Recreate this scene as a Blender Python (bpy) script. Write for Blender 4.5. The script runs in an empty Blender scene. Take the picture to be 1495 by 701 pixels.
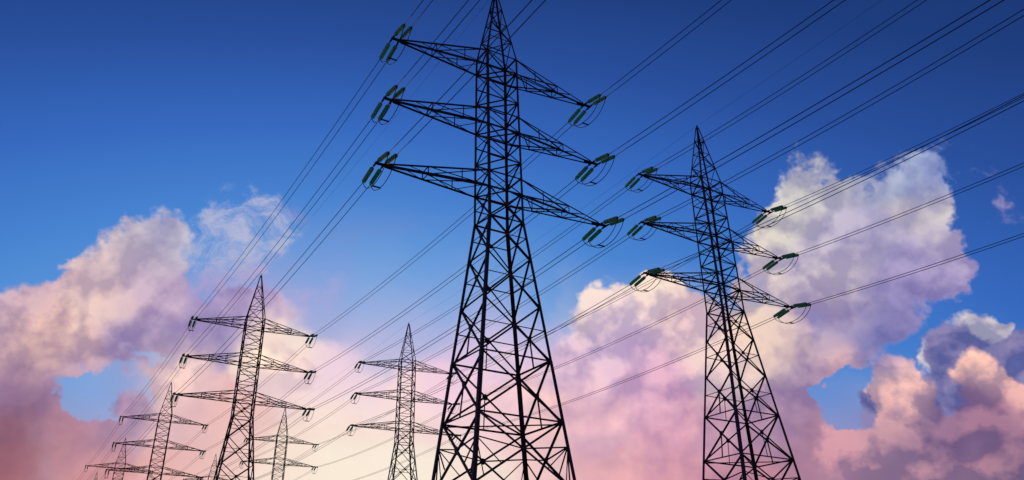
import bpy, math, random
from math import radians as R
from mathutils import Vector, Matrix
random.seed(7)
scene = bpy.context.scene
C = scene.collection

# ------------------------------------------------------------------ camera
cam = bpy.data.cameras.new('camera')
cam.sensor_width = 36.0
cam.lens = 27.78
cam.shift_x = 0.05918
cam.shift_y = -0.02225
cam.clip_start = 0.1
cam.clip_end = 20000
co = bpy.data.objects.new('camera', cam)
C.objects.link(co)
co.rotation_mode = 'QUATERNION'
co.rotation_quaternion = (Matrix.Rotation(R(90 + 27.3368), 4, 'X') @ Matrix.Rotation(R(0.9226), 4, 'Z')).to_quaternion()
scene.camera = co
scene.render.resolution_x = 1024
scene.render.resolution_y = 480
scene.view_settings.view_transform = 'Standard'
scene.view_settings.look = 'None'
scene.view_settings.exposure = 0
scene.view_settings.gamma = 1

# ------------------------------------------------------------------ sky (world), dusk light
# bearings of the clouds, in stereographic coordinates of the sky round the point due +Y, 27 degrees up:
# (s, t, half-width, half-height, tilt, weight); TONES are colours that parts of the cloud deck have
MAIN = [
    (-0.1797, -0.0117, 0.0244, 0.0187, 10, 1.15),
    (-0.1986, -0.0306, 0.0336, 0.0224, 30, 1.05),
    (-0.1545, -0.0577, 0.0369, 0.0246, 0, 0.9),
    (-0.1419, -0.0472, 0.0141, 0.0124, 30, 0.4),
    (-0.2208, -0.0471, 0.0274, 0.0188, 0, 0.9),
    (-0.2568, -0.0549, 0.0264, 0.0196, 0, 1.0),
    (-0.1629, -0.0472, 0.0368, 0.0286, 0, 0.9),
    (-0.2272, -0.0715, 0.0464, 0.0232, 10, 0.9),
    (-0.1857, -0.0679, 0.044, 0.02, 0, 0.9),
    (-0.2504, -0.1066, 0.0373, 0.0411, 0, 1.1),
    (-0.2371, -0.1421, 0.0669, 0.0297, 0, 1.2),
    (-0.1971, -0.1381, 0.0463, 0.0193, 0, 1.0),
    (-0.1199, -0.0555, 0.0167, 0.0167, 0, 0.55),
    (-0.1912, -0.1125, 0.0126, 0.0126, 0, 0.95),
    (-0.1646, -0.101, 0.0265, 0.0257, 0, 1.1),
    (-0.1359, -0.1178, 0.0446, 0.0406, 0, 1.0),
    (-0.105, -0.0934, 0.0208, 0.0183, 0, 0.9),
    (-0.1378, -0.0724, 0.0206, 0.014, 0, 0.5),
    (-0.1101, -0.064, 0.0126, 0.0168, 0, 0.4),
    (-0.0804, -0.0447, 0.0187, 0.0077, 10, 0.5),
    (-0.1053, -0.1604, 0.1526, 0.0382, 0, 1.2),
    (0.0451, -0.1576, 0.1147, 0.0451, 0, 1.2),
    (0.0343, -0.1088, 0.0253, 0.0295, 0, 0.5),
    (0.1267, -0.0473, 0.0184, 0.015, 0, 1.0),
    (0.0976, -0.0557, 0.022, 0.0194, 0, 1.0),
    (0.1039, -0.0859, 0.0459, 0.0334, 0, 1.0),
    (0.0953, -0.1316, 0.078, 0.0451, 0, 1.2),
    (0.1539, -0.0632, 0.0139, 0.0188, 0, 0.9),
    (0.1649, -0.0835, 0.0323, 0.0364, 0, 1.1),
    (0.1797, -0.1232, 0.059, 0.0433, 0, 1.2),
    (0.217, 0.0196, 0.0213, 0.0221, 0, 1.1),
    (0.2049, -0.0075, 0.0215, 0.0279, 0, 1.1),
    (0.234, 0.0013, 0.0233, 0.0233, 0, 0.9),
    (0.1946, -0.0492, 0.0224, 0.0256, 0, 1.05),
    (0.2268, -0.0276, 0.039, 0.0371, 0, 1.0),
    (0.2537, 0.0138, 0.0286, 0.019, 20, 0.95),
    (0.2758, 0.0101, 0.0156, 0.0231, 0, 0.95),
    (0.2767, 0.0333, 0.0134, 0.0104, 45, 0.55),
    (0.2611, -0.0184, 0.0317, 0.0249, 0, 1.0),
    (0.2842, -0.0257, 0.0132, 0.0162, 0, 1.0),
    (0.2485, -0.0471, 0.0343, 0.0198, 25, 0.95),
    (0.2227, -0.0685, 0.035, 0.0233, 0, 1.0),
    (0.2373, -0.0758, 0.0161, 0.0107, 0, 0.8),
    (0.1958, -0.0942, 0.0355, 0.0315, 0, 1.0),
    (0.2022, -0.1336, 0.0462, 0.0269, 0, 1.1),
    (0.2627, -0.1438, 0.1087, 0.0163, 0, 1.2),
    (0.2529, -0.1854, 0.1781, 0.0356, 0, 1.2),
    (-0.0003, -0.2092, 0.2373, 0.0435, 0, 1.2),
    (-0.2534, -0.1893, 0.1065, 0.039, 0, 1.2),
    (-0.3082, -0.0965, 0.0457, 0.0387, 0, 1.0),
    (-0.3603, -0.1227, 0.0648, 0.0292, 0, 1.0),
    (0.3835, -0.1504, 0.0865, 0.0278, 0, 1.2),
]
NEG = [
    (-0.216, -0.107, 0.0139, 0.01, 0, 1.4),
    (-0.2013, -0.1026, 0.0156, 0.0094, 0, 1.3),
    (-0.2111, -0.0952, 0.0117, 0.007, 0, 0.8),
    (-0.2293, -0.1003, 0.0099, 0.0053, 0, 0.6),
    (-0.188, -0.1005, 0.0095, 0.0055, 0, 0.5),
    (-0.1831, -0.0823, 0.016, 0.0048, -8, 0.7),
    (-0.1523, -0.024, 0.0107, 0.0231, 20, 1.0),
    (-0.1349, -0.0345, 0.025, 0.0108, 20, 0.6),
    (-0.1226, -0.0344, 0.0168, 0.0126, 0, 0.5),
    (0.1651, -0.0251, 0.0139, 0.0205, -10, 1.2),
    (0.1451, -0.0341, 0.0058, 0.0124, 20, 0.8),
    (0.2453, 0.0186, 0.0054, 0.0084, 0, 0.55),
    (0.268, 0.0019, 0.0068, 0.009, 0, 0.42),
    (0.2495, -0.0878, 0.0226, 0.0098, 25, 1.3),
    (0.2745, -0.0657, 0.0207, 0.0081, 35, 1.3),
    (0.2347, -0.103, 0.0167, 0.0129, 0, 1.5),
    (0.2239, -0.0985, 0.01, 0.0054, 0, 0.8),
    (0.2441, -0.111, 0.0113, 0.0083, 0, 1.0),
    (0.2586, -0.0785, 0.009, 0.0097, 0, 0.6),
    (0.2967, -0.0511, 0.0181, 0.0072, 15, 1.1),
    (0.3163, -0.04, 0.0177, 0.0085, 20, 1.1),
    (0.2361, 0.039, 0.0085, 0.0132, 0, 1.0),
    (0.0829, -0.1157, 0.0, 0.0, 0, 0.0),
]
HEADS = [
    (-0.1065, -0.0867, 0.0192, 0.01, 0, 1.1),
    (-0.0935, -0.1001, 0.0167, 0.0142, 0, 1.0),
    (-0.1493, -0.0881, 0.0139, 0.0037, 5, 0.85),
    (-0.1669, -0.0948, 0.0145, 0.0169, 0, 1.0),
    (-0.1912, -0.1125, 0.0126, 0.0126, 0, 1.0),
    (0.106, -0.053, 0.0219, 0.0168, 0, 1.15),
    (0.1271, -0.043, 0.0142, 0.0134, 0, 1.15),
    (0.1531, -0.0591, 0.0148, 0.0181, 0, 1.0),
    (0.1039, -0.0859, 0.025, 0.0209, 0, 0.8),
    (0.2292, -0.0754, 0.0154, 0.01, 20, 0.95),
    (0.0371, -0.0878, 0.017, 0.0195, 0, 0.62),
]
WHITE = [
    (0.3038, -0.057, 0.0143, 0.01, 0, 1.2),
    (0.2822, -0.0712, 0.0132, 0.0073, 35, 1.2),
    (0.306, -0.0716, 0.0142, 0.0121, 0, 1.1),
    (0.316, -0.0563, 0.0063, 0.0063, 0, 1.0),
]
DARK = [
    (0.2923, -0.0686, 0.0145, 0.0152, 0, 1.15),
    (0.2907, -0.0881, 0.018, 0.0216, 0, 1.1),
    (0.2507, -0.1042, 0.0112, 0.0112, 0, 1.15),
    (0.3193, -0.0737, 0.0189, 0.0168, 0, 1.15),
    (0.2914, -0.111, 0.0357, 0.0178, 0, 1.1),
    (0.323, -0.0856, 0.0173, 0.0208, 0, 1.1),
    (0.3513, -0.0943, 0.0299, 0.0199, 0, 1.1),
]
PINK = [
    (0.2598, -0.0855, 0.0119, 0.0149, 0, 1.3),
    (0.2636, -0.0959, 0.0155, 0.0148, 0, 1.1),
    (0.2653, -0.1062, 0.0162, 0.0132, 0, 1.1),
    (0.271, -0.1158, 0.0167, 0.0124, 0, 1.0),
    (0.3016, -0.0857, 0.0121, 0.0171, 0, 1.3),
    (0.308, -0.1019, 0.014, 0.014, 0, 1.1),
    (0.3209, -0.0978, 0.0159, 0.0145, 0, 1.2),
    (0.3056, -0.1172, 0.0245, 0.0126, 0, 1.0),
    (0.2433, -0.1285, 0.0223, 0.0112, 0, 1.0),
    (0.2667, -0.134, 0.0544, 0.016, 0, 1.2),
    (0.2906, -0.1261, 0.0319, 0.0142, 0, 0.9),
    (0.3197, -0.1195, 0.0172, 0.0172, 0, 0.9),
    (0.306, -0.1375, 0.0519, 0.0173, 0, 1.1),
    (0.2343, -0.1214, 0.0143, 0.0075, 0, 0.8),
    (0.3557, -0.1174, 0.036, 0.0196, 0, 1.1),
    (0.4012, -0.1274, 0.0456, 0.0213, 0, 1.1),
    (0.2937, -0.1734, 0.1135, 0.0275, 0, 1.2),
]
VEIL = [
    (-0.0401, -0.1224, 0.1381, 0.0962, 0, 0.8),
    (0.045, -0.1292, 0.0958, 0.0521, 0, 0.6),
    (-0.137, -0.0932, 0.0737, 0.0492, 0, 0.35),
    (0.1447, -0.1008, 0.0569, 0.0569, 0, 0.5),
]
WISP = [
    (-0.1314, -0.011, 0.0352, 0.0234, 35, 1.3),
    (-0.1329, -0.0344, 0.0292, 0.0142, 20, 0.8),
    (0.281, 0.038, 0.0222, 0.0126, 40, 0.8),
    (-0.0805, -0.0417, 0.0213, 0.0119, 10, 1.25),
    (0.2995, 0.034, 0.013, 0.0051, 10, 0.5),
    (0.3143, 0.0144, 0.0064, 0.0128, 10, 0.5),
    (-0.1596, -0.022, 0.0165, 0.0165, 0, 0.7),
    (-0.2213, -0.0328, 0.0118, 0.0063, 0, 0.7),
]
TONES = [
    (-0.2328, -0.1873, 0.0435, 191, 143, 158),
    (-0.2987, -0.1346, 0.0385, 172, 131, 150),
    (-0.3000, -0.0738, 0.0393, 185, 159, 182),
    (-0.0626, -0.1979, 0.0594, 254, 232, 207),
    (0.1224, -0.1931, 0.0506, 220, 165, 177),
    (0.2703, -0.1798, 0.0457, 173, 136, 159),
    (-0.2570, -0.0509, 0.0242, 199, 171, 190),
    (-0.2419, -0.0672, 0.0244, 225, 186, 183),
    (-0.2232, -0.0776, 0.0248, 225, 188, 183),
    (-0.2095, -0.0472, 0.0253, 225, 196, 196),
    (-0.1932, -0.0160, 0.0181, 206, 196, 206),
    (-0.2062, -0.0327, 0.0159, 219, 200, 204),
    (-0.2361, -0.0753, 0.0153, 235, 196, 185),
    (-0.1911, -0.0223, 0.0257, 198, 184, 200),
    (-0.1759, -0.0053, 0.0261, 184, 182, 207),
    (-0.1788, -0.0431, 0.0259, 192, 169, 201),
    (-0.1892, -0.0761, 0.0255, 160, 143, 189),
    (-0.2186, -0.0938, 0.0247, 158, 133, 181),
    (-0.2478, -0.0910, 0.0241, 155, 123, 157),
    (-0.2391, -0.1149, 0.0241, 168, 125, 147),
    (-0.2522, -0.1298, 0.0236, 145, 97, 116),
    (-0.2232, -0.1350, 0.0242, 198, 141, 151),
    (-0.2469, -0.1510, 0.0234, 173, 107, 116),
    (-0.2034, -0.1534, 0.0243, 214, 146, 151),
    (-0.2056, -0.1240, 0.0247, 195, 143, 165),
    (-0.1429, -0.0430, 0.0265, 165, 151, 201),
    (-0.1501, -0.0681, 0.0262, 164, 147, 197),
    (-0.1355, -0.0111, 0.0267, 190, 190, 215),
    (-0.1950, -0.1124, 0.0250, 154, 128, 175),
    (-0.1729, -0.0927, 0.0257, 239, 205, 201),
    (-0.1638, -0.1172, 0.0255, 227, 182, 191),
    (-0.1350, -0.1340, 0.0258, 241, 181, 181),
    (-0.1614, -0.1551, 0.0251, 241, 177, 175),
    (-0.1045, -0.0850, 0.0250, 254, 228, 209),
    (-0.0955, -0.1017, 0.0266, 243, 206, 216),
    (-0.1180, -0.0513, 0.0268, 188, 166, 207),
    (-0.0847, -0.0426, 0.0272, 151, 160, 216),
    (-0.0661, -0.1017, 0.0269, 239, 201, 225),
    (-0.0737, -0.1265, 0.0265, 254, 220, 207),
    (-0.0642, -0.1569, 0.0261, 254, 242, 219),
    (-0.0307, -0.1569, 0.0263, 255, 244, 225),
    (-0.0973, -0.1566, 0.0259, 253, 222, 205),
    (-0.0232, -0.1181, 0.0269, 254, 213, 216),
    (-0.0065, -0.1012, 0.0271, 247, 196, 226),
    (-0.0415, -0.0678, 0.0274, 175, 170, 220),
    (-0.0158, -0.0632, 0.0275, 161, 170, 223),
    (0.0189, -0.0754, 0.0274, 214, 189, 225),
    (0.0381, -0.0665, 0.0274, 212, 194, 227),
    (0.0142, -0.0456, 0.0276, 141, 166, 220),
    (0.0443, -0.0407, 0.0275, 151, 172, 222),
    (-0.0420, -0.0421, 0.0275, 131, 165, 220),
    (-0.0077, -0.0330, 0.0277, 112, 158, 219),
    (0.0279, -0.1173, 0.0269, 254, 211, 220),
    (0.0199, -0.1562, 0.0263, 254, 230, 217),
    (0.0535, -0.1331, 0.0266, 250, 204, 204),
    (0.0787, -0.0867, 0.0269, 223, 191, 216),
    (0.0955, -0.0481, 0.0271, 235, 216, 212),
    (0.1287, -0.0430, 0.0267, 235, 216, 207),
    (0.1039, -0.0691, 0.0269, 213, 186, 215),
    (0.1285, -0.0974, 0.0263, 221, 176, 205),
    (0.0913, -0.1154, 0.0265, 239, 189, 203),
    (0.1032, -0.1534, 0.0258, 239, 179, 186),
    (0.1436, -0.1512, 0.0254, 222, 162, 179),
    (0.1363, -0.1216, 0.0259, 226, 169, 190),
    (0.1491, -0.0634, 0.0263, 233, 200, 206),
    (0.1689, -0.0792, 0.0258, 229, 204, 206),
    (0.1848, -0.0620, 0.0257, 231, 206, 191),
    (0.1771, -0.0374, 0.0260, 224, 206, 200),
    (0.1927, -0.0286, 0.0257, 214, 200, 206),
    (0.2077, -0.0692, 0.0252, 195, 172, 190),
    (0.1681, -0.1199, 0.0254, 204, 161, 183),
    (0.2030, -0.1098, 0.0249, 177, 145, 174),
    (0.2134, -0.1328, 0.0244, 180, 135, 159),
    (0.1826, -0.1487, 0.0248, 200, 145, 161),
    (0.2150, 0.0217, 0.0253, 196, 196, 202),
    (0.2040, 0.0008, 0.0255, 210, 206, 200),
    (0.2230, -0.0071, 0.0251, 186, 178, 209),
    (0.2514, 0.0341, 0.0244, 172, 180, 207),
    (0.2761, 0.0301, 0.0238, 151, 168, 212),
    (0.2800, 0.0021, 0.0237, 202, 196, 204),
    (0.2487, -0.0187, 0.0245, 172, 168, 205),
    (0.2378, -0.0272, 0.0247, 214, 202, 204),
    (0.2663, -0.0343, 0.0240, 160, 149, 200),
    (0.2903, -0.0215, 0.0234, 178, 165, 205),
    (0.2520, -0.0530, 0.0243, 120, 119, 178),
    (0.2697, -0.0481, 0.0186, 135, 129, 186),
    (0.2303, -0.0519, 0.0248, 164, 151, 193),
    (0.2307, -0.0761, 0.0192, 225, 183, 183),
    (0.2149, -0.0851, 0.0249, 166, 139, 179),
    (0.2553, -0.0708, 0.0241, 119, 122, 183),
    (0.2612, -0.0862, 0.0205, 239, 196, 187),
    (0.2665, -0.1015, 0.0166, 221, 182, 184),
    (0.2679, -0.1091, 0.0235, 167, 133, 158),
    (0.3031, -0.0563, 0.0215, 208, 200, 206),
    (0.3023, -0.0853, 0.0178, 241, 196, 185),
    (0.3193, -0.0972, 0.0208, 209, 167, 173),
    (0.2917, -0.1033, 0.0161, 119, 100, 145),
    (0.2808, -0.1233, 0.0180, 117, 93, 136),
    (0.3086, -0.1206, 0.0157, 118, 93, 134),
    (0.2568, -0.1254, 0.0235, 165, 134, 157),
    (0.2810, -0.1195, 0.0230, 126, 101, 141),
    (0.3040, -0.1173, 0.0224, 161, 121, 150),
    (0.2559, -0.1426, 0.0234, 155, 122, 148),
    (0.2898, -0.1393, 0.0226, 161, 125, 150),
    (0.3171, -0.1363, 0.0219, 136, 110, 139),
    (0.2357, -0.1233, 0.0241, 188, 145, 165),
]

world = bpy.data.worlds.new('World')
scene.world = world
world.use_nodes = True
nt = world.node_tree
nt.nodes.clear()

def lin(c):
    c = c / 255.0
    return c / 12.92 if c <= 0.04045 else ((c + 0.055) / 1.055) ** 2.4

def node(kind, **kw):
    n = nt.nodes.new(kind)
    for k, v in kw.items():
        setattr(n, k, v)
    return n

def put(sock, v):
    if isinstance(v, bpy.types.NodeSocket):
        nt.links.new(v, sock)
    else:
        sock.default_value = v

def M(op, a, b=None, c=None, clamp=False):
    n = node('ShaderNodeMath', operation=op, use_clamp=clamp)
    for i, v in enumerate((a, b, c)):
        if v is not None:
            put(n.inputs[i], v)
    return n.outputs[0]

def V(op, a, b=None, c=None, scale=None):
    n = node('ShaderNodeVectorMath', operation=op)
    for i, v in enumerate((a, b, c)):
        if v is not None:
            put(n.inputs[i], v)
    if scale is not None:
        put(n.inputs['Scale'], scale)
    return n.outputs['Value'] if op in ('DOT_PRODUCT', 'LENGTH', 'DISTANCE') else n.outputs['Vector']

def remap(v, a, b, c=0.0, d=1.0, kind='SMOOTHSTEP'):
    n = node('ShaderNodeMapRange', interpolation_type=kind)
    for i, q in enumerate((v, a, b, c, d)):
        put(n.inputs[i], q)
    return n.outputs[0]

def mixc(f, a, b, blend='MIX'):
    n = node('ShaderNodeMix', data_type='RGBA', blend_type=blend)
    put(n.inputs[0], f); put(n.inputs[6], a); put(n.inputs[7], b)
    return n.outputs[2]

def ramp(v, stops):
    n = node('ShaderNodeValToRGB')
    put(n.inputs[0], v)
    e = n.color_ramp.elements
    while len(e) < len(stops):
        e.new(0.5)
    for i, (p, c) in enumerate(stops):
        e[i].position = p
        e[i].color = (lin(c[0]), lin(c[1]), lin(c[2]), 1)
    return n.outputs[0]

def noise(vec, scale, detail=5, rough=0.55, colour=False):
    n = node('ShaderNodeTexNoise')
    put(n.inputs['Vector'], vec)
    n.inputs['Scale'].default_value = scale
    n.inputs['Detail'].default_value = detail
    n.inputs['Roughness'].default_value = rough
    return n.outputs['Color' if colour else 'Fac']

tc = node('ShaderNodeTexCoord')
D = V('NORMALIZE', tc.outputs['Generated'])
cE, sE = math.cos(R(27)), math.sin(R(27))
kk = M('MAXIMUM', M('ADD', V('DOT_PRODUCT', D, (0, cE, sE)), 1.0), 0.08)
S_ = M('DIVIDE', V('DOT_PRODUCT', D, (1, 0, 0)), kk)
T_ = M('DIVIDE', V('DOT_PRODUCT', D, (0, -sE, cE)), kk)
cmb = node('ShaderNodeCombineXYZ')
put(cmb.inputs[0], S_); put(cmb.inputs[1], T_)
ST = cmb.outputs[0]
half = (0.5, 0.5, 0.5)
w1 = V('SUBTRACT', noise(ST, 16, 3, 0.55, True), half)
w2 = V('SUBTRACT', noise(ST, 60, 3, 0.6, True), half)
flat = (1, 1, 0)
warp = V('MULTIPLY', V('ADD', V('SCALE', w1, scale=0.050), V('SCALE', w2, scale=0.016)), flat)
STw = V('ADD', ST, warp)
STs = V('ADD', ST, V('SCALE', V('MULTIPLY', w1, flat), scale=0.03))

def puffs(vec):
    """billowing relief: nested round cells plus fractal breakup, about -1..1"""
    v = V('ADD', vec, V('SCALE', V('MULTIPLY', V('SUBTRACT', noise(vec, 45, 2, 0.5, True), half), flat), scale=0.02))
    out = None
    for sc, wt in ((22, 0.50), (60, 0.27), (150, 0.10)):
        n = node('ShaderNodeTexVoronoi', voronoi_dimensions='2D', feature='SMOOTH_F1')
        put(n.inputs['Vector'], v)
        n.inputs['Scale'].default_value = sc
        n.inputs['Smoothness'].default_value = 0.35
        d = n.outputs['Distance']
        h = M('MULTIPLY_ADD', M('MULTIPLY', d, d), -2.2 * wt, 0.62 * wt)
        out = h if out is None else M('ADD', out, h)
    f = M('MULTIPLY_ADD', noise(vec, 20, 9, 0.60), 2.4, -1.2)
    return M('ADD', out, f)

# bearing of the sunset
GLOW = Vector((-0.1121, 0.9906, 0.0785)).normalized()
H0 = puffs(ST)
H1 = puffs(V('ADD', ST, (-0.0060, 0.0100, 0)))
calm = M('MULTIPLY', remap(M('ARCSINE', V('DOT_PRODUCT', D, (0, 0, 1))), 0.15, 0.36, 0.25, 1.0), remap(noise(ST, 9, 2, 0.5), 0.35, 0.62, 0.5, 1.0))
calm = M('MULTIPLY', calm, remap(V('DOT_PRODUCT', D, tuple(GLOW)), 0.945, 0.985, 1.0, 0.25))
LAM = M('MULTIPLY_ADD', M('MULTIPLY', M('SUBTRACT', H0, H1), calm), 2.3, 0.44, clamp=True)
fine = M('SUBTRACT', noise(ST, 40, 7, 0.65), 0.5)
STf = V('ADD', ST, V('MULTIPLY', V('ADD', V('SCALE', w1, scale=0.034), V('SCALE', w2, scale=0.030)), flat))

def turned(vec, deg):
    if not deg:
        return vec
    c, s = math.cos(R(deg)), math.sin(R(deg))
    n = node('ShaderNodeCombineXYZ')
    put(n.inputs[0], V('DOT_PRODUCT', vec, (c, s, 0)))
    put(n.inputs[1], V('DOT_PRODUCT', vec, (-s, c, 0)))
    return n.outputs[0]

STb = V('ADD', ST, V('MULTIPLY', V('ADD', V('SCALE', w1, scale=0.012), V('SCALE', w2, scale=0.020)), flat))

def field(cells, vec, start=None):
    """sum of soft oval bumps"""
    acc = start
    for deg in sorted({c[4] for c in cells}):
        tv = turned(vec, deg)
        cr, sr = math.cos(R(deg)), math.sin(R(deg))
        for (s, t, a, b, rot, w) in cells:
            if rot != deg:
                continue
            x, y = s * cr + t * sr, -s * sr + t * cr
            d = V('MULTIPLY_ADD', tv, (1 / (a * 1.5), 1 / (b * 1.5), 0), (-x / (a * 1.5), -y / (b * 1.5), 0))
            k = M('MAXIMUM', M('SUBTRACT', 1.0, V('DOT_PRODUCT', d, d)), 0.0)
            k = M('MULTIPLY', k, k)
            acc = M('MULTIPLY_ADD', k, w * 1.3, 0.0 if acc is None else acc)
    return acc

def tones(vec):
    acc = None
    ws = 0.002
    for (s, t, r, cr, cg, cb) in TONES:
        d = V('MULTIPLY_ADD', vec, (1 / (r * 1.5), 1 / (r * 1.5), 0), (-s / (r * 1.5), -t / (r * 1.5), 0))
        w = M('MAXIMUM', M('SUBTRACT', 1.0, V('DOT_PRODUCT', d, d)), 0.0)
        w = M('MULTIPLY', w, w)
        w = M('MULTIPLY', w, w)
        c = V('SCALE', (lin(cr), lin(cg), lin(cb)), scale=w)
        acc = c if acc is None else V('ADD', acc, c)
        ws = M('ADD', ws, w)
    # fallback away from the listed tones: cloud colour by height above the horizon
    fall = ramp(M('MULTIPLY_ADD', V('DOT_PRODUCT', D, (0, 0, 1)), 0.5, 0.5),
            [(0.0, (60, 50, 65)), (0.49, (120, 75, 90)), (0.53, (198, 134, 150)), (0.60, (190, 150, 176)), (0.68, (170, 155, 195)), (1.0, (120, 130, 175))])
    acc = V('ADD', acc, V('SCALE', fall, scale=0.002))
    return V('SCALE', acc, scale=M('DIVIDE', 1.0, ws))

# clear sky: dark blue overhead, paler low down, darker away from the sunset bearing
elev = M('MULTIPLY', M('ARCSINE', V('DOT_PRODUCT', D, (0, 0, 1))), 57.2958)
ang = M('MULTIPLY', M('ARCCOSINE', M('MINIMUM', V('DOT_PRODUCT', D, tuple(GLOW)), 1.0)), 57.2958)
q = M('ADD', M('MULTIPLY', elev, 0.50), M('MULTIPLY', ang, 0.50))
sky = ramp(M('DIVIDE', q, 90.0), [
    (0.0, (175, 170, 205)), (0.10, (150, 178, 222)), (0.17, (116, 170, 228)), (0.23, (93, 153, 220)),
    (0.29, (71, 130, 208)), (0.35, (54, 104, 189)), (0.41, (42, 80, 157)), (0.47, (31, 62, 127)),
    (0.53, (26, 52, 108)), (1.0, (14, 26, 62))])

tone = tones(STw)
# smooth lilac and rose veil
veil = M('MINIMUM', field(VEIL, STs), 0.93)
tone_s = tones(STs) if False else tone
low = remap(elev, 17.0, 5.0, 0.0, 0.9)
veil = M('MAXIMUM', veil, low)

def shade(col, lo, hi):
    return V('MULTIPLY', col, V('ADD', V('SCALE', tuple(h - l for h, l in zip(hi, lo)), scale=LAM), lo))

# generic cloud cover outside the part of the sky with the listed clouds
mp = node('ShaderNodeMapping', vector_type='TEXTURE')
put(mp.inputs['Vector'], ST)
mp.inputs['Scale'].default_value = (0.34, 0.19, 1)
outside = remap(V('LENGTH', mp.outputs[0]), 1.32, 1.8)
gen = M('ADD', M('MULTIPLY_ADD', noise(ST, 4, 3, 0.5), 5.0, -2.6), remap(elev, 45.0, 5.0, -0.6, 0.9))
gen = M('MULTIPLY', gen, outside)

F = M('ADD', M('MINIMUM', field(MAIN, STf), 1.25), gen)
neg = M('ADD', field([c for c in NEG if c[5]], STf), M('MULTIPLY_ADD', H0, -0.34, M('MULTIPLY', fine, 0.9)))
lit = shade(tone, (0.66, 0.64, 0.78), (1.16, 1.12, 1.03))
g = M('ADD', F, M('MULTIPLY', H0, 0.34))
g = M('ADD', g, M('MULTIPLY', fine, 0.9))
a_main = M('MULTIPLY', remap(g, 0.42, 1.08), remap(neg, 0.34, 0.92, 1.0, 0.0))
edge = remap(g, 0.5, 1.25, 0.14, 0.0)
lit = V('ADD', lit, V('SCALE', (1.0, 0.95, 0.95), scale=M('MULTIPLY', edge, 0.35)))
wf = M('MINIMUM', field(WISP, STf), 1.0)
wn = noise(V('MULTIPLY', STw, (1.0, 1.3, 1)), 26, 9, 0.68)
a_w = M('MULTIPLY', remap(M('MULTIPLY_ADD', wf, 0.20, wn), 0.58, 0.82), remap(wf, 0.05, 0.7, 0.0, 0.85))

col = mixc(veil, sky, tone)
col = mixc(a_w, col, tone)
col = mixc(a_main, col, lit)

STo = V('ADD', STb, (-0.010, 0.016, 0))
def bank(cells, erode, soft, base, lo, hi):
    f0 = field(cells, STb)
    gg = M('ADD', M('MINIMUM', f0, 1.2), M('MULTIPLY', H0, erode))
    gg = M('ADD', gg, M('MULTIPLY', fine, 0.55))
    a = remap(gg, 0.5, 0.5 + soft)
    form = M('MULTIPLY', M('MINIMUM', M('SUBTRACT', f0, field(cells, STo)), 0.35), 0.8)
    lam = M('ADD', M('MULTIPLY_ADD', M('SUBTRACT', H0, H1), 2.0, 0.30), form, clamp=True)
    return a, V('MULTIPLY', base, V('ADD', V('SCALE', tuple(h - l for h, l in zip(hi, lo)), scale=lam), lo))

for cells, erode, soft, base, lo, hi in (
        (HEADS, 0.35, 0.50, tone, (0.74, 0.72, 0.84), (1.20, 1.15, 1.04)),
        (WHITE, 0.45, 0.60, (lin(196), lin(190), lin(204)), (0.55, 0.58, 0.74), (1.3, 1.24, 1.12)),
        (DARK, 0.45, 0.55, (lin(114), lin(114), lin(166)), (0.60, 0.68, 0.84), (1.60, 1.38, 1.16)),
        (PINK, 0.45, 0.62, tone, (0.66, 0.68, 0.82), (1.42, 1.26, 1.10))):
    a, c = bank(cells, erode, soft, base, lo, hi)
    col = mixc(a, col, c)

# horizon haze and the sunset's own glow
glow = M('POWER', M('MAXIMUM', V('DOT_PRODUCT', D, tuple(GLOW)), 0.0), 55.0)
col = mixc(M('MULTIPLY', glow, 0.80, clamp=True), col, (1.0, 0.88, 0.74, 1))
under = remap(elev, -1.0, -12.0)
col = mixc(under, col, (0.05, 0.045, 0.05, 1))
bg = node('ShaderNodeBackground')
put(bg.inputs['Color'], col)
bg.inputs['Strength'].default_value = 1.0
wo = node('ShaderNodeOutputWorld')
nt.links.new(bg.outputs[0], wo.inputs[0])
world.cycles.sampling_method = 'MANUAL'
world.cycles.sample_map_resolution = 256

sun = bpy.data.lights.new('sun', 'SUN')
sun.energy = 0.6
sun.angle = R(1.5)
sun.color = (1.0, 0.66, 0.45)
so = bpy.data.objects.new('sun', sun)
C.objects.link(so)
so.rotation_mode = 'QUATERNION'
so.rotation_quaternion = Vector((GLOW.x, GLOW.y, 0.075)).to_track_quat('Z', 'Y')

# ------------------------------------------------------------------ materials
def material(name, base, rough=0.6, metal=0.0, var=0.25, scale=6.0, second=None, bump=0.0, transmission=0.0):
    m = bpy.data.materials.new(name)
    m.use_nodes = True
    t = m.node_tree
    b = t.nodes['Principled BSDF']
    b.inputs['Roughness'].default_value = rough
    b.inputs['Metallic'].default_value = metal
    if transmission:
        b.inputs['Transmission Weight'].default_value = transmission
    tcn = t.nodes.new('ShaderNodeTexCoord')
    n = t.nodes.new('ShaderNodeTexNoise')
    n.inputs['Scale'].default_value = scale
    n.inputs['Detail'].default_value = 6
    n.inputs['Roughness'].default_value = 0.65
    t.links.new(tcn.outputs['Object'], n.inputs['Vector'])
    r = t.nodes.new('ShaderNodeValToRGB')
    second = second or tuple(c * (1 - var) for c in base)
    r.color_ramp.elements[0].position = 0.35
    r.color_ramp.elements[1].position = 0.68
    r.color_ramp.elements[0].color = (*second, 1)
    r.color_ramp.elements[1].color = (*base, 1)
    t.links.new(n.outputs['Fac'], r.inputs[0])
    t.links.new(r.outputs[0], b.inputs['Base Color'])
    if bump:
        bp = t.nodes.new('ShaderNodeBump')
        bp.inputs['Strength'].default_value = bump
        t.links.new(n.outputs['Fac'], bp.inputs['Height'])
        t.links.new(bp.outputs[0], b.inputs['Normal'])
    return m

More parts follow.
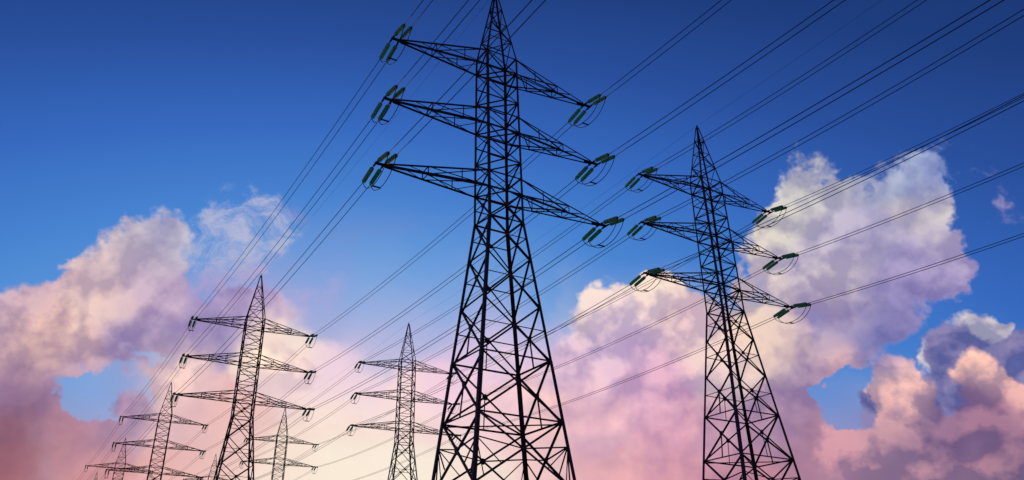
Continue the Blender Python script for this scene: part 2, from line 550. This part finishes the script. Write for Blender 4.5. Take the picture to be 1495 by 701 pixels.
steel = material('painted_steel', (0.016, 0.027, 0.052), 0.65, 0.0, 0.4, 3.0, bump=0.1)
rust = material('rusty_steel', (0.42, 0.06, 0.04), 0.8, 0.0, 0.5, 5.0, second=(0.12, 0.03, 0.025), bump=0.2)
glass = material('green_glass', (0.45, 0.88, 0.60), 0.35, 0.0, 0.3, 9.0)
_t = glass.node_tree      # glass discs let some of the sky's light through
_tr = _t.nodes.new('ShaderNodeBsdfTranslucent')
_tr.inputs['Color'].default_value = (0.42, 0.95, 0.65, 1)
_mx = _t.nodes.new('ShaderNodeMixShader')
_mx.inputs[0].default_value = 0.6
_t.links.new(_t.nodes['Principled BSDF'].outputs[0], _mx.inputs[1])
_t.links.new(_tr.outputs[0], _mx.inputs[2])
_t.links.new(_mx.outputs[0], _t.nodes['Material Output'].inputs['Surface'])
wire = material('cable_metal', (0.022, 0.022, 0.026), 0.6, 0.0, 0.3, 2.0)
concrete = material('concrete', (0.30, 0.29, 0.27), 0.9, 0.0, 0.3, 4.0, bump=0.4)
grass_m = material('grass', (0.06, 0.085, 0.03), 0.95, 0.0, 0.5, 0.35, second=(0.03, 0.05, 0.018), bump=0.6)

# ------------------------------------------------------------------ mesh helpers
class MB:
    def __init__(self):
        self.v = []; self.f = []
    def bar(self, a, b, w, n=None, solid=False, ext=0.0):
        """an angle-iron bar (L section) from a to b; n is the outward normal of the face it lies in"""
        a = Vector(a); b = Vector(b)
        d = b - a
        L = d.length
        if L < 1e-4:
            return self
        d /= L
        a = a - d * ext; b = b + d * ext
        n = Vector(n) if n is not None else Vector((0, 0, 1))
        if abs(n.normalized().dot(d)) > 0.95:
            n = Vector((1, 0, 0)) if abs(d.x) < 0.9 else Vector((0, 1, 0))
        u = d.cross(n).normalized()
        n = u.cross(d).normalized()
        t = w * 0.16
        if solid:
            pr = [(-.5, -.5), (.5, -.5), (.5, .5), (-.5, .5)]
            pr = [(x * w, y * w) for x, y in pr]
        else:
            pr = [(-w / 2, 0), (w / 2, 0), (w / 2, -t), (-w / 2 + t, -t), (-w / 2 + t, -w * .9), (-w / 2, -w * .9)]
        o = len(self.v); m = len(pr)
        for p in (a, b):
            for x, y in pr:
                self.v.append(tuple(p + u * x + n * y))
        for i in range(m):
            j = (i + 1) % m
            self.f.append((o + i, o + j, o + m + j, o + m + i))
        self.f.append(tuple(o + i for i in reversed(range(m))))
        self.f.append(tuple(o + m + i for i in range(m)))
        return self
    def tube(self, pts, r, k=6, cap=True):
        pts = [Vector(p) for p in pts]
        o = len(self.v); n = len(pts)
        for i, p in enumerate(pts):
            d = (pts[min(i + 1, n - 1)] - pts[max(i - 1, 0)]).normalized()
            side = d.cross(Vector((0, 0, 1)))
            side = side.normalized() if side.length > 1e-3 else Vector((1, 0, 0))
            up = side.cross(d)
            rr = r[i] if isinstance(r, (list, tuple)) else r
            for j in range(k):
                a = 2 * math.pi * j / k
                self.v.append(tuple(p + side * (math.cos(a) * rr) + up * (math.sin(a) * rr)))
        for i in range(n - 1):
            for j in range(k):
                q_ = (j + 1) % k
                self.f.append((o + i * k + j, o + i * k + q_, o + (i + 1) * k + q_, o + (i + 1) * k + j))
        if cap:
            self.f.append(tuple(o + j for j in reversed(range(k))))
            self.f.append(tuple(o + (n - 1) * k + j for j in range(k)))
        return self
    def plate(self, c, u, v, w, h, t):
        c = Vector(c); u = Vector(u).normalized(); v = Vector(v).normalized(); n = u.cross(v).normalized()
        o = len(self.v)
        # a gusset plate with clipped corners
        out = [(-.5, -.28), (-.28, -.5), (.28, -.5), (.5, -.28), (.5, .28), (.28, .5), (-.28, .5), (-.5, .28)]
        for s in (-.5, .5):
            for x, y in out:
                self.v.append(tuple(c + u * (x * w) + v * (y * h) + n * (s * t)))
        for i in range(8):
            j = (i + 1) % 8
            self.f.append((o + i, o + j, o + 8 + j, o + 8 + i))
        self.f.append(tuple(o + i for i in reversed(range(8))))
        self.f.append(tuple(o + 8 + i for i in range(8)))
        return self
    def build(self, name, mat, parent=None, smooth=False, centre=True):
        c = Vector((0, 0, 0))
        if centre and self.v:
            for p in self.v:
                c += Vector(p)
            c /= len(self.v)
        me = bpy.data.meshes.new(name)
        me.from_pydata([tuple(Vector(p) - c) for p in self.v], [], self.f)
        me.materials.append(mat)
        if smooth:
            me.polygons.foreach_set('use_smooth', [True] * len(me.polygons))
        o = bpy.data.objects.new(name, me)
        C.objects.link(o)
        if parent is not None:
            o.parent = parent
            # parts are placed relative to their parent's origin
            c = c - Vector(parent.get('_o', (0, 0, 0)))
            o['_o'] = tuple(c + Vector(parent.get('_o', (0, 0, 0))))
        o.location = c
        return o

# ------------------------------------------------------------------ the pylon, in its own frame
# x along the crossarms, y along the line, z up from the footings
Z = [44.325, 42.803, 41.352, 39.77, 38.409, 36.912, 35.587, 34.015, 32.578, 31.199, 28.766, 25.699, 21.929, 17.977, 13.792, 12.203]          # heights of the brace nodes, top down
Z = Z[:16] + [9.3, 4.9]                       # two more nodes below the picture
W = [1.406, 1.461, 3.427]
WY = [0.897, 1.119, 2.593]
ARM = [9.575, 9.921, 10.245]
ARMZ = [42.842, 36.954, 31.141]
TOP = 51.7
BASE = 0.25

def interp(z, xs, ys):
    pts = sorted(zip(xs, ys))
    if z <= pts[0][0]:
        (x0, y0), (x1, y1) = pts[0], pts[1]
        return y0 + (y1 - y0) * (z - x0) / (x1 - x0)
    for (x0, y0), (x1, y1) in zip(pts, pts[1:]):
        if z <= x1:
            return y0 + (y1 - y0) * (z - x0) / (x1 - x0)
    return pts[-1][1]

ZK = [Z[0], Z[10], Z[15]]
def half_w(z):
    if z > Z[0]:
        f = (z - Z[0]) / (TOP - Z[0])
        return W[0] + (0.10 - W[0]) * f, WY[0] + (0.10 - WY[0]) * f
    return interp(z, ZK, W), interp(z, ZK, WY)

CN = {'a': (-1, -1), 'b': (1, -1), 'c': (1, 1), 'd': (-1, 1)}
def P(c, z):
    wx, wy = half_w(z)
    return Vector((CN[c][0] * wx, CN[c][1] * wy, z))

FACES = [('a', 'b', (0, -1, 0)), ('b', 'c', (1, 0, 0)), ('c', 'd', (0, 1, 0)), ('d', 'a', (-1, 0, 0))]

def cross_point(p1, p2, p3, p4):
    """where the diagonals p1-p2 and p3-p4 of a symmetric panel meet"""
    w_top = (p1 - p3).length; w_bot = (p2 - p4).length
    f = w_top / (w_top + w_bot)
    return p1.lerp(p2, f)

INSULATOR = None
def insulator_mesh():
    global INSULATOR
    if INSULATOR is None:
        m = MB()
        L = 1.62; pts = []; rr = []
        nd = 13
        pts.append((0, -0.03, 0)); rr.append(0.03)
        for i in range(nd):
            y0 = L * i / nd
            for fy, r in ((0.02, 0.10), (0.25, 0.11), (0.38, 0.165), (0.80, 0.170), (0.92, 0.12)):
                pts.append((0, y0 + fy * L / nd, 0)); rr.append(r)
        pts.append((0, L + 0.03, 0)); rr.append(0.03)
        m.tube(pts, rr, 12)
        me = bpy.data.meshes.new('insulator_string')
        me.from_pydata(m.v, [], m.f)
        me.materials.append(glass)
        INSULATOR = me
    return INSULATOR

YC, DZC = 2.35, -0.42      # where a cable clamps on, from the arm tip
GAP = 0.60                 # between the two strings of a pair

def crossarm(root, side, lvl, coarse):
    """one crossarm: the four long chords as its mesh, everything hung or riveted on it as children"""
    k = (0, 4, 8)[lvl]
    zu, zl = Z[k], Z[k + 1]
    A = ARM[lvl]; zt = ARMZ[lvl]
    cs = ('a', 'd') if side < 0 else ('b', 'c')
    m = MB()
    tip = [Vector((side * (A - 0.75), s * 0.12, zt)) for s in (-1, 1)]
    up = [P(c, zu) for c in cs]
    lo = [P(c, zl) for c in cs]
    end_u = [t + Vector((0, 0, 0.10)) for t in tip]
    end_l = [t - Vector((0, 0, 0.06)) for t in tip]
    for i in range(2):
        n = (0, -1 if i == 0 else 1, 0)
        m.bar(up[i], end_u[i], 0.105, n)
        m.bar(lo[i], end_l[i], 0.115, n)
    # nose of the arm: a channel with the four attachment lugs
    m.bar((side * (A - 1.35), 0, zt + 0.02), (side * (A + 0.06), 0, zt + 0.02), 0.16, (0, 0, 1), solid=True)
    for x in (A, A - GAP):
        m.bar((side * x, -0.42, zt - 0.03), (side * x, 0.42, zt - 0.03), 0.11, (0, 0, 1), solid=True)
    arm = m.build('crossarm', steel, root)
    FR, PO = 0.60, 0.27
    br = []
    for i in range(2):
        n = (0, -1 if i == 0 else 1, 0)
        U = lambda f: up[i].lerp(end_u[i], f)
        Lo = lambda f: lo[i].lerp(end_l[i], f)
        br.append((U(FR), Lo(0.02), n, 0.085))
        br.append((Lo(FR), U(0.02), n, 0.085))
        br.append((U(FR), Lo(FR), n, 0.085))
        br.append((U(PO), Lo(PO), n, 0.085))
        br.append((U(0.80), Lo(FR), n, 0.06))
    for q_, f1, f2 in ((up, end_u, FR), (lo, end_l, FR)):
        br.append((q_[0].lerp(f1[0], f2), q_[1].lerp(f1[1], f2), (0, 0, 1), 0.085))
    br.append((lo[0].lerp(end_l[0], FR), up[1].lerp(end_u[1], FR), (side, 0, 0), 0.06))
    br.append((lo[0].lerp(end_l[0], 0.05), lo[1].lerp(end_l[1], PO), (0, 0, -1), 0.07))
    br.append((lo[1].lerp(end_l[1], PO), lo[0].lerp(end_l[0], FR), (0, 0, -1), 0.07))
    jm = MB()
    for p, q2, n, w in br:
        if coarse:
            jm.bar(p, q2, w, n)
        else:
            MB().bar(p, q2, w, n).build('lacing_bar', steel, arm)
    if coarse:
        jm.build('lacing', steel, arm)
    # insulator strings, shackles, jumper cables
    for x in (A, A - GAP):
        for s in (-1, 1):
            p0 = Vector((side * x, s * 0.40, zt - 0.04))
            p1 = Vector((side * x, s * YC, zt + DZC))
            d = (p1 - p0).normalized()
            o = bpy.data.objects.new('insulator_string', insulator_mesh())
            C.objects.link(o)
            o.parent = arm
            o.location = p0 + d * 0.24 - Vector(arm['_o'])
            o.rotation_mode = 'QUATERNION'
            o.rotation_quaternion = Vector((0, 1, 0)).rotation_difference(d)
            h = MB()
            h.tube([p0, p0 + d * 0.26], 0.045, 6)
            h.tube([p1 - d * 0.12, p1], 0.075, 6)
            h.build('cable_clamp', rust if (s > 0 and x == A) else steel, arm)
        pts = []
        for i in range(17):
            y = -YC + 2 * YC * i / 16
            f = abs(y / YC)
            pts.append((side * x, y, zt + DZC - 1.30 * (1 - f ** 2.3) ** 0.8))
        MB().tube(pts, 0.030, 6).build('jumper_cable', wire, arm, smooth=True)
    zj = zt + DZC - 1.30 * (1 - (0.35 / YC) ** 2.3) ** 0.8
    MB().bar((side * (A + .05), 0.35, zj), (side * (A - GAP - .05), 0.35, zj), 0.085, (0, 0, 1), solid=True).build('spacer_bar', steel, arm)
    return arm

def make_pylon(coarse=False):
    root = bpy.data.objects.new('lattice_pylon', None)
    C.objects.link(root)
    # legs: L-sections, thicker towards the ground, kinked at the waist
    for c in 'abcd':
        m = MB()
        zs = [TOP, Z[0], Z[10], BASE]
        out = Vector((CN[c][0], CN[c][1], 0)).normalized()
        for z0, z1, w in ((TOP, Z[0], 0.13), (Z[0], Z[10], 0.18), (Z[10], Z[13], 0.22), (Z[13], BASE, 0.25)):
            a, b = P(c, z0), P(c, z1)
            d = (b - a).normalized()
            ux = Vector((CN[c][0], 0, 0)); uy = Vector((0, CN[c][1], 0))
            # two flanges meeting at the corner
            o = len(m.v); t = w * 0.14
            prof = [(0, 0), (-w, 0), (-w, -t), (-t, -t), (-t, -w), (0, -w)]
            for p in (a, b):
                for x, y in prof:
                    m.v.append(tuple(p + ux * (x + w * .35) + uy * (y + w * .35)))
            for i in range(6):
                j = (i + 1) % 6
                m.f.append((o + i, o + j, o + 6 + j, o + 6 + i))
            m.f.append(tuple(o + i for i in reversed(range(6))))
            m.f.append(tuple(o + 6 + i for i in range(6)))
        m.build('main_leg', steel, root)
        f = MB()
        b = P(c, BASE)
        f.bar(b - Vector((0, 0, 1.2)), b + Vector((0, 0, 0.12)), 0.9, (0, 1, 0), solid=True)
        f.build('concrete_footing', concrete, root)
    cap = MB()
    cap.tube([(0, 0, TOP - 0.15), (0, 0, TOP + 0.1), (0, 0, TOP + 0.45)], [0.17, 0.12, 0.03], 6)
    cap.build('peak_cap', steel, root)
    joined = {}
    def member(name, a, b, w, n, mat=steel):
        if coarse:
            joined.setdefault((mat.name), MB()).bar(a, b, w, n)
        else:
            MB().bar(a, b, w, n).build(name, mat, root)
    def gusset(c, n, s):
        n = Vector(n); u = n.cross(Vector((0, 0, 1)))
        if coarse:
            joined.setdefault(steel.name, MB()).plate(c, u, (0, 0, 1), s, s, 0.03)
        else:
            MB().plate(c, u, (0, 0, 1), s, s, 0.03).build('gusset_plate', steel, root)
    PZ = [Z[0] + (TOP - Z[0]) * t for t in (0, .25, .50, .75)]
    for fi, (p, q_, n) in enumerate(FACES):
        par = fi % 2
        # peak
        for i in range(3):
            a, b = (p, q_) if (i + par) % 2 == 0 else (q_, p)
            member('diagonal_brace', P(a, PZ[i]), P(b, PZ[i + 1]), 0.085, n)
            member('horizontal_brace', P(p, PZ[i + 1]), P(q_, PZ[i + 1]), 0.075, n)
        # straight body: one diagonal a bay, zigzag, with a horizontal at each node
        for k in range(9):
            a, b = (p, q_) if (k + par) % 2 == 0 else (q_, p)
            member('diagonal_brace', P(a, Z[k]), P(b, Z[k + 1]), 0.10, n)
        for k in range(10):
            member('horizontal_brace', P(p, Z[k]), P(q_, Z[k]), 0.12 if k in (0, 1, 4, 5, 8, 9) else 0.085, n)
        # flared part: crossed diagonals
        for k0, k1, w in ((9, 10, .11), (10, 11, .12), (11, 12, .125), (12, 13, .13), (13, 14, .14), (14, 16, .14), (16, 17, .14), (17, None, .15)):
            z0 = Z[k0]; z1 = BASE if k1 is None else Z[k1]
            a0, a1, b0, b1 = P(p, z0), P(p, z1), P(q_, z0), P(q_, z1)
            nn = Vector(n)
            member('diagonal_brace', a0, b1, w, n)
            member('diagonal_brace', b0 - nn * 0.10, a1 - nn * 0.10, w, n)
            cx = cross_point(a0, b1, b0, a1)
            gusset(cx - nn * 0.03, n, 0.34 if k0 < 12 else 0.42)
            if k0 in (9, 10, 11, 12):
                la, lb = P(p, cx.z), P(q_, cx.z)
                member('rusty_strut', la, lb, 0.07, n, rust)
            if k0 in (12, 13):
                for e0, e1 in ((a1, b1),):
                    mid_z = cx.z
                    # drop bars from the crossing corners down to the horizontal below
                    member('drop_bar', cx + Vector((0, 0, 0)), e0.lerp(e1, 0.5), 0.085, n)
            if k0 == 14:
                for cc, lo_ in ((p, a1), (q_, b1)):
                    L = P(cc, cx.z + 0.45)
                    member('knee_strut', L, cx, 0.085, n)
                    member('knee_strut', L, cx.lerp(lo_, 0.45), 0.075, n)
                    member('knee_strut', L, cx.lerp(lo_, 0.80), 0.075, n)
        for k in (10, 13, 14, 16, 17):
            member('horizontal_brace', P(p, Z[k]), P(q_, Z[k]), 0.115, n)
    for a, b in (('a', 'c'), ('b', 'd')):
        member('diaphragm_brace', P(a, Z[14]) - Vector((0, 0, .06 if a == 'a' else .2)), P(b, Z[14]) - Vector((0, 0, .06 if a == 'a' else .2)), 0.10, (0, 0, -1))
    for k in (1, 5, 9):
        member('diaphragm_brace', P('a', Z[k]), P('c', Z[k]), 0.08, (0, 0, -1))
    if coarse:
        for k, mb in joined.items():
            o = mb.build('bracing' if k == steel.name else 'rusty_strut', bpy.data.materials[k], root)
            o['kind'] = 'stuff'
    for lvl in range(3):
        for side in (-1, 1):
            crossarm(root, side, lvl, coarse)
    return root

def copy_tree(o, parent=None):
    c = o.copy()
    C.objects.link(c)
    c.parent = parent
    for ch in o.children:
        copy_tree(ch, c)
    return c

POS = {'A1': (3.6, 53.39), 'B1': (28.67, 77.38), 'A2': (-30.77, 118.7), 'B2': (-8.0, 147.14), 'A3': (-65.68, 184.74), 'B3': (-44.8, 217.4), 'A4': (-99.82, 249.76), 'B4': (-81.68, 286.62), 'A5': (-134.47, 315.67)}
YAW = (23.33, 20.26, 27.39, 25.7)      # rows A and B, then the nearest pylon of each
ZB = 2.298
def ground_z(x, y):
    t = (x * 0.885 + y * 0.465 - 30.0) / 29.0
    t = max(0.0, min(1.0, t))
    return -1.7 + ZB * t * t * (3 - 2 * t)

near_a = Vector(POS['A1']) + Vector((32.87, -63.03))
near_b = Vector(POS['B1']) + Vector((31.57, -64.63))
POS['A0'] = tuple(near_a); POS['B0'] = tuple(near_b)
PYL = [   # key, coarse, label
    ('A1', False, 'tallest and nearest steel lattice pylon, centre of view, peak reaching the top edge'),
    ('B1', False, 'second largest lattice pylon, right of the tallest one in front of the big cloud'),
    ('A2', False, 'largest lattice pylon left of the tallest one, before the pink and lilac clouds'),
    ('B2', False, 'slender mid distance pylon whose right arms run behind the leg of the tallest pylon'),
    ('A3', False, 'small pylon whose peak is crossed by the lowest left insulators of its larger neighbour'),
    ('B3', False, 'small pylon just right of the largest left-hand pylon, under the end of its lowest arm'),
    ('A4', True, 'distant pylon at lower left with its peak in front of another crossarm, red cloud behind'),
    ('A5', True, 'tiny farthest pylon, only its peak showing at the bottom edge far left'),
    ('B4', True, 'far pylon whose peak shows beside the leg of the largest left-hand pylon'),
    ('A0', True, 'pylon behind the viewer that ends the wires of the left row'),
    ('B0', True, 'pylon beyond the right side that ends the wires of the right row'),
]
fine_proto = make_pylon(False)
coarse_proto = make_pylon(True)
roots = {}
used = set()
for key, coarse, label in PYL:
    proto = coarse_proto if coarse else fine_proto
    r = proto if proto not in used else copy_tree(proto)
    used.add(proto)
    roots[key] = r
for key, coarse, label in PYL:
    r = roots[key]
    x, y = POS[key]
    yaw = {'A1': YAW[2], 'B1': YAW[3], 'A0': YAW[2] + 1.57, 'B0': YAW[3] + 0.15}.get(key, YAW[0] if key[0] == 'A' else YAW[1])
    r.location = (x, y, -1.7 + (ZB if key[0] == 'B' else 0.0))
    r.rotation_euler = (0, 0, R(yaw))
    r['label'] = label
    r['category'] = 'pylon'
    r['group'] = 'lattice pylons of the two power lines'

# ------------------------------------------------------------------ cables
def world_pt(key, p):
    r = roots[key]
    return Matrix.Translation(r.location) @ Matrix.Rotation(r.rotation_euler.z, 4, 'Z') @ Vector(p)

def cable(a, b, sag, rad, name, label, cat, group, seg=28):
    pts = []
    for i in range(seg + 1):
        t = i / seg
        p = a.lerp(b, t)
        p.z -= 4 * sag * t * (1 - t)
        pts.append(p)
    o = MB().tube(pts, rad, 6).build(name, wire, smooth=True)
    o['label'] = label; o['category'] = cat; o['group'] = group
    return o

WHO = {'A1': 'the tallest pylon', 'B1': 'the right-hand pylon', 'A2': 'the largest left pylon', 'B2': 'the slender middle pylon',
       'A3': 'the small left pylon', 'B3': 'the small middle pylon', 'A4': 'the distant left pylon', 'A5': 'the farthest tiny pylon', 'B4': 'the half hidden pylon'}
SPANS = [('A0', 'A1'), ('A1', 'A2'), ('A2', 'A3'), ('A3', 'A4'), ('A4', 'A5'), ('B0', 'B1'), ('B1', 'B2'), ('B2', 'B3'), ('B3', 'B4')]
SAG = {'A': 0.9, 'B': 1.1}
for n_, f_ in SPANS:
    where = ('overhead to ' + WHO[f_]) if n_[1] == '0' else ('from ' + WHO[n_] + ' to ' + WHO[f_])
    for lvl, ln in enumerate(('upper', 'middle', 'lower')):
        for side, sn in ((-1, 'left'), (1, 'right')):
            for x, on in ((ARM[lvl], 'outer'), (ARM[lvl] - GAP, 'inner')):
                a = world_pt(n_, (side * x, YC, ARMZ[lvl] + DZC))
                b = world_pt(f_, (side * x, -YC, ARMZ[lvl] + DZC))
                cable(a, b, 1.45 if n_ == 'B0' else SAG[n_[0]], 0.028, 'power_cable', '%s wire of %s %s pair %s' % (on, ln, sn, where), 'power cable', 'power cables in pairs')
    a = world_pt(n_, (0, 0, TOP + 0.3)); b = world_pt(f_, (0, 0, TOP + 0.3))
    cable(a, b, SAG[n_[0]] * .7, 0.010, 'earth_wire', 'single hair-thin wire joining pylon peaks ' + where, 'wire', 'thin wires between the peaks')

# ------------------------------------------------------------------ ground
xs = [-9000, -3000, -1000, -500] + list(range(-300, 301, 15)) + [500, 1000, 3000, 9000]
ys = xs
vs = []; fs = []
for y in ys:
    for x in xs:
        far = max(abs(x), abs(y)) > 600
        vs.append((x, y, ground_z(x, y) + (0 if far else 0.05 * math.sin(x * .31) * math.cos(y * .27)) - 0.05))
n_ = len(xs)
for j in range(n_ - 1):
    for i in range(n_ - 1):
        fs.append((j * n_ + i, j * n_ + i + 1, (j + 1) * n_ + i + 1, (j + 1) * n_ + i))
me = bpy.data.meshes.new('ground')
me.from_pydata(vs, [], fs)
me.materials.append(grass_m)
g_ = bpy.data.objects.new('ground', me)
C.objects.link(g_)
g_['kind'] = 'structure'

for o in bpy.data.objects:
    if '_o' in o:
        del o['_o']
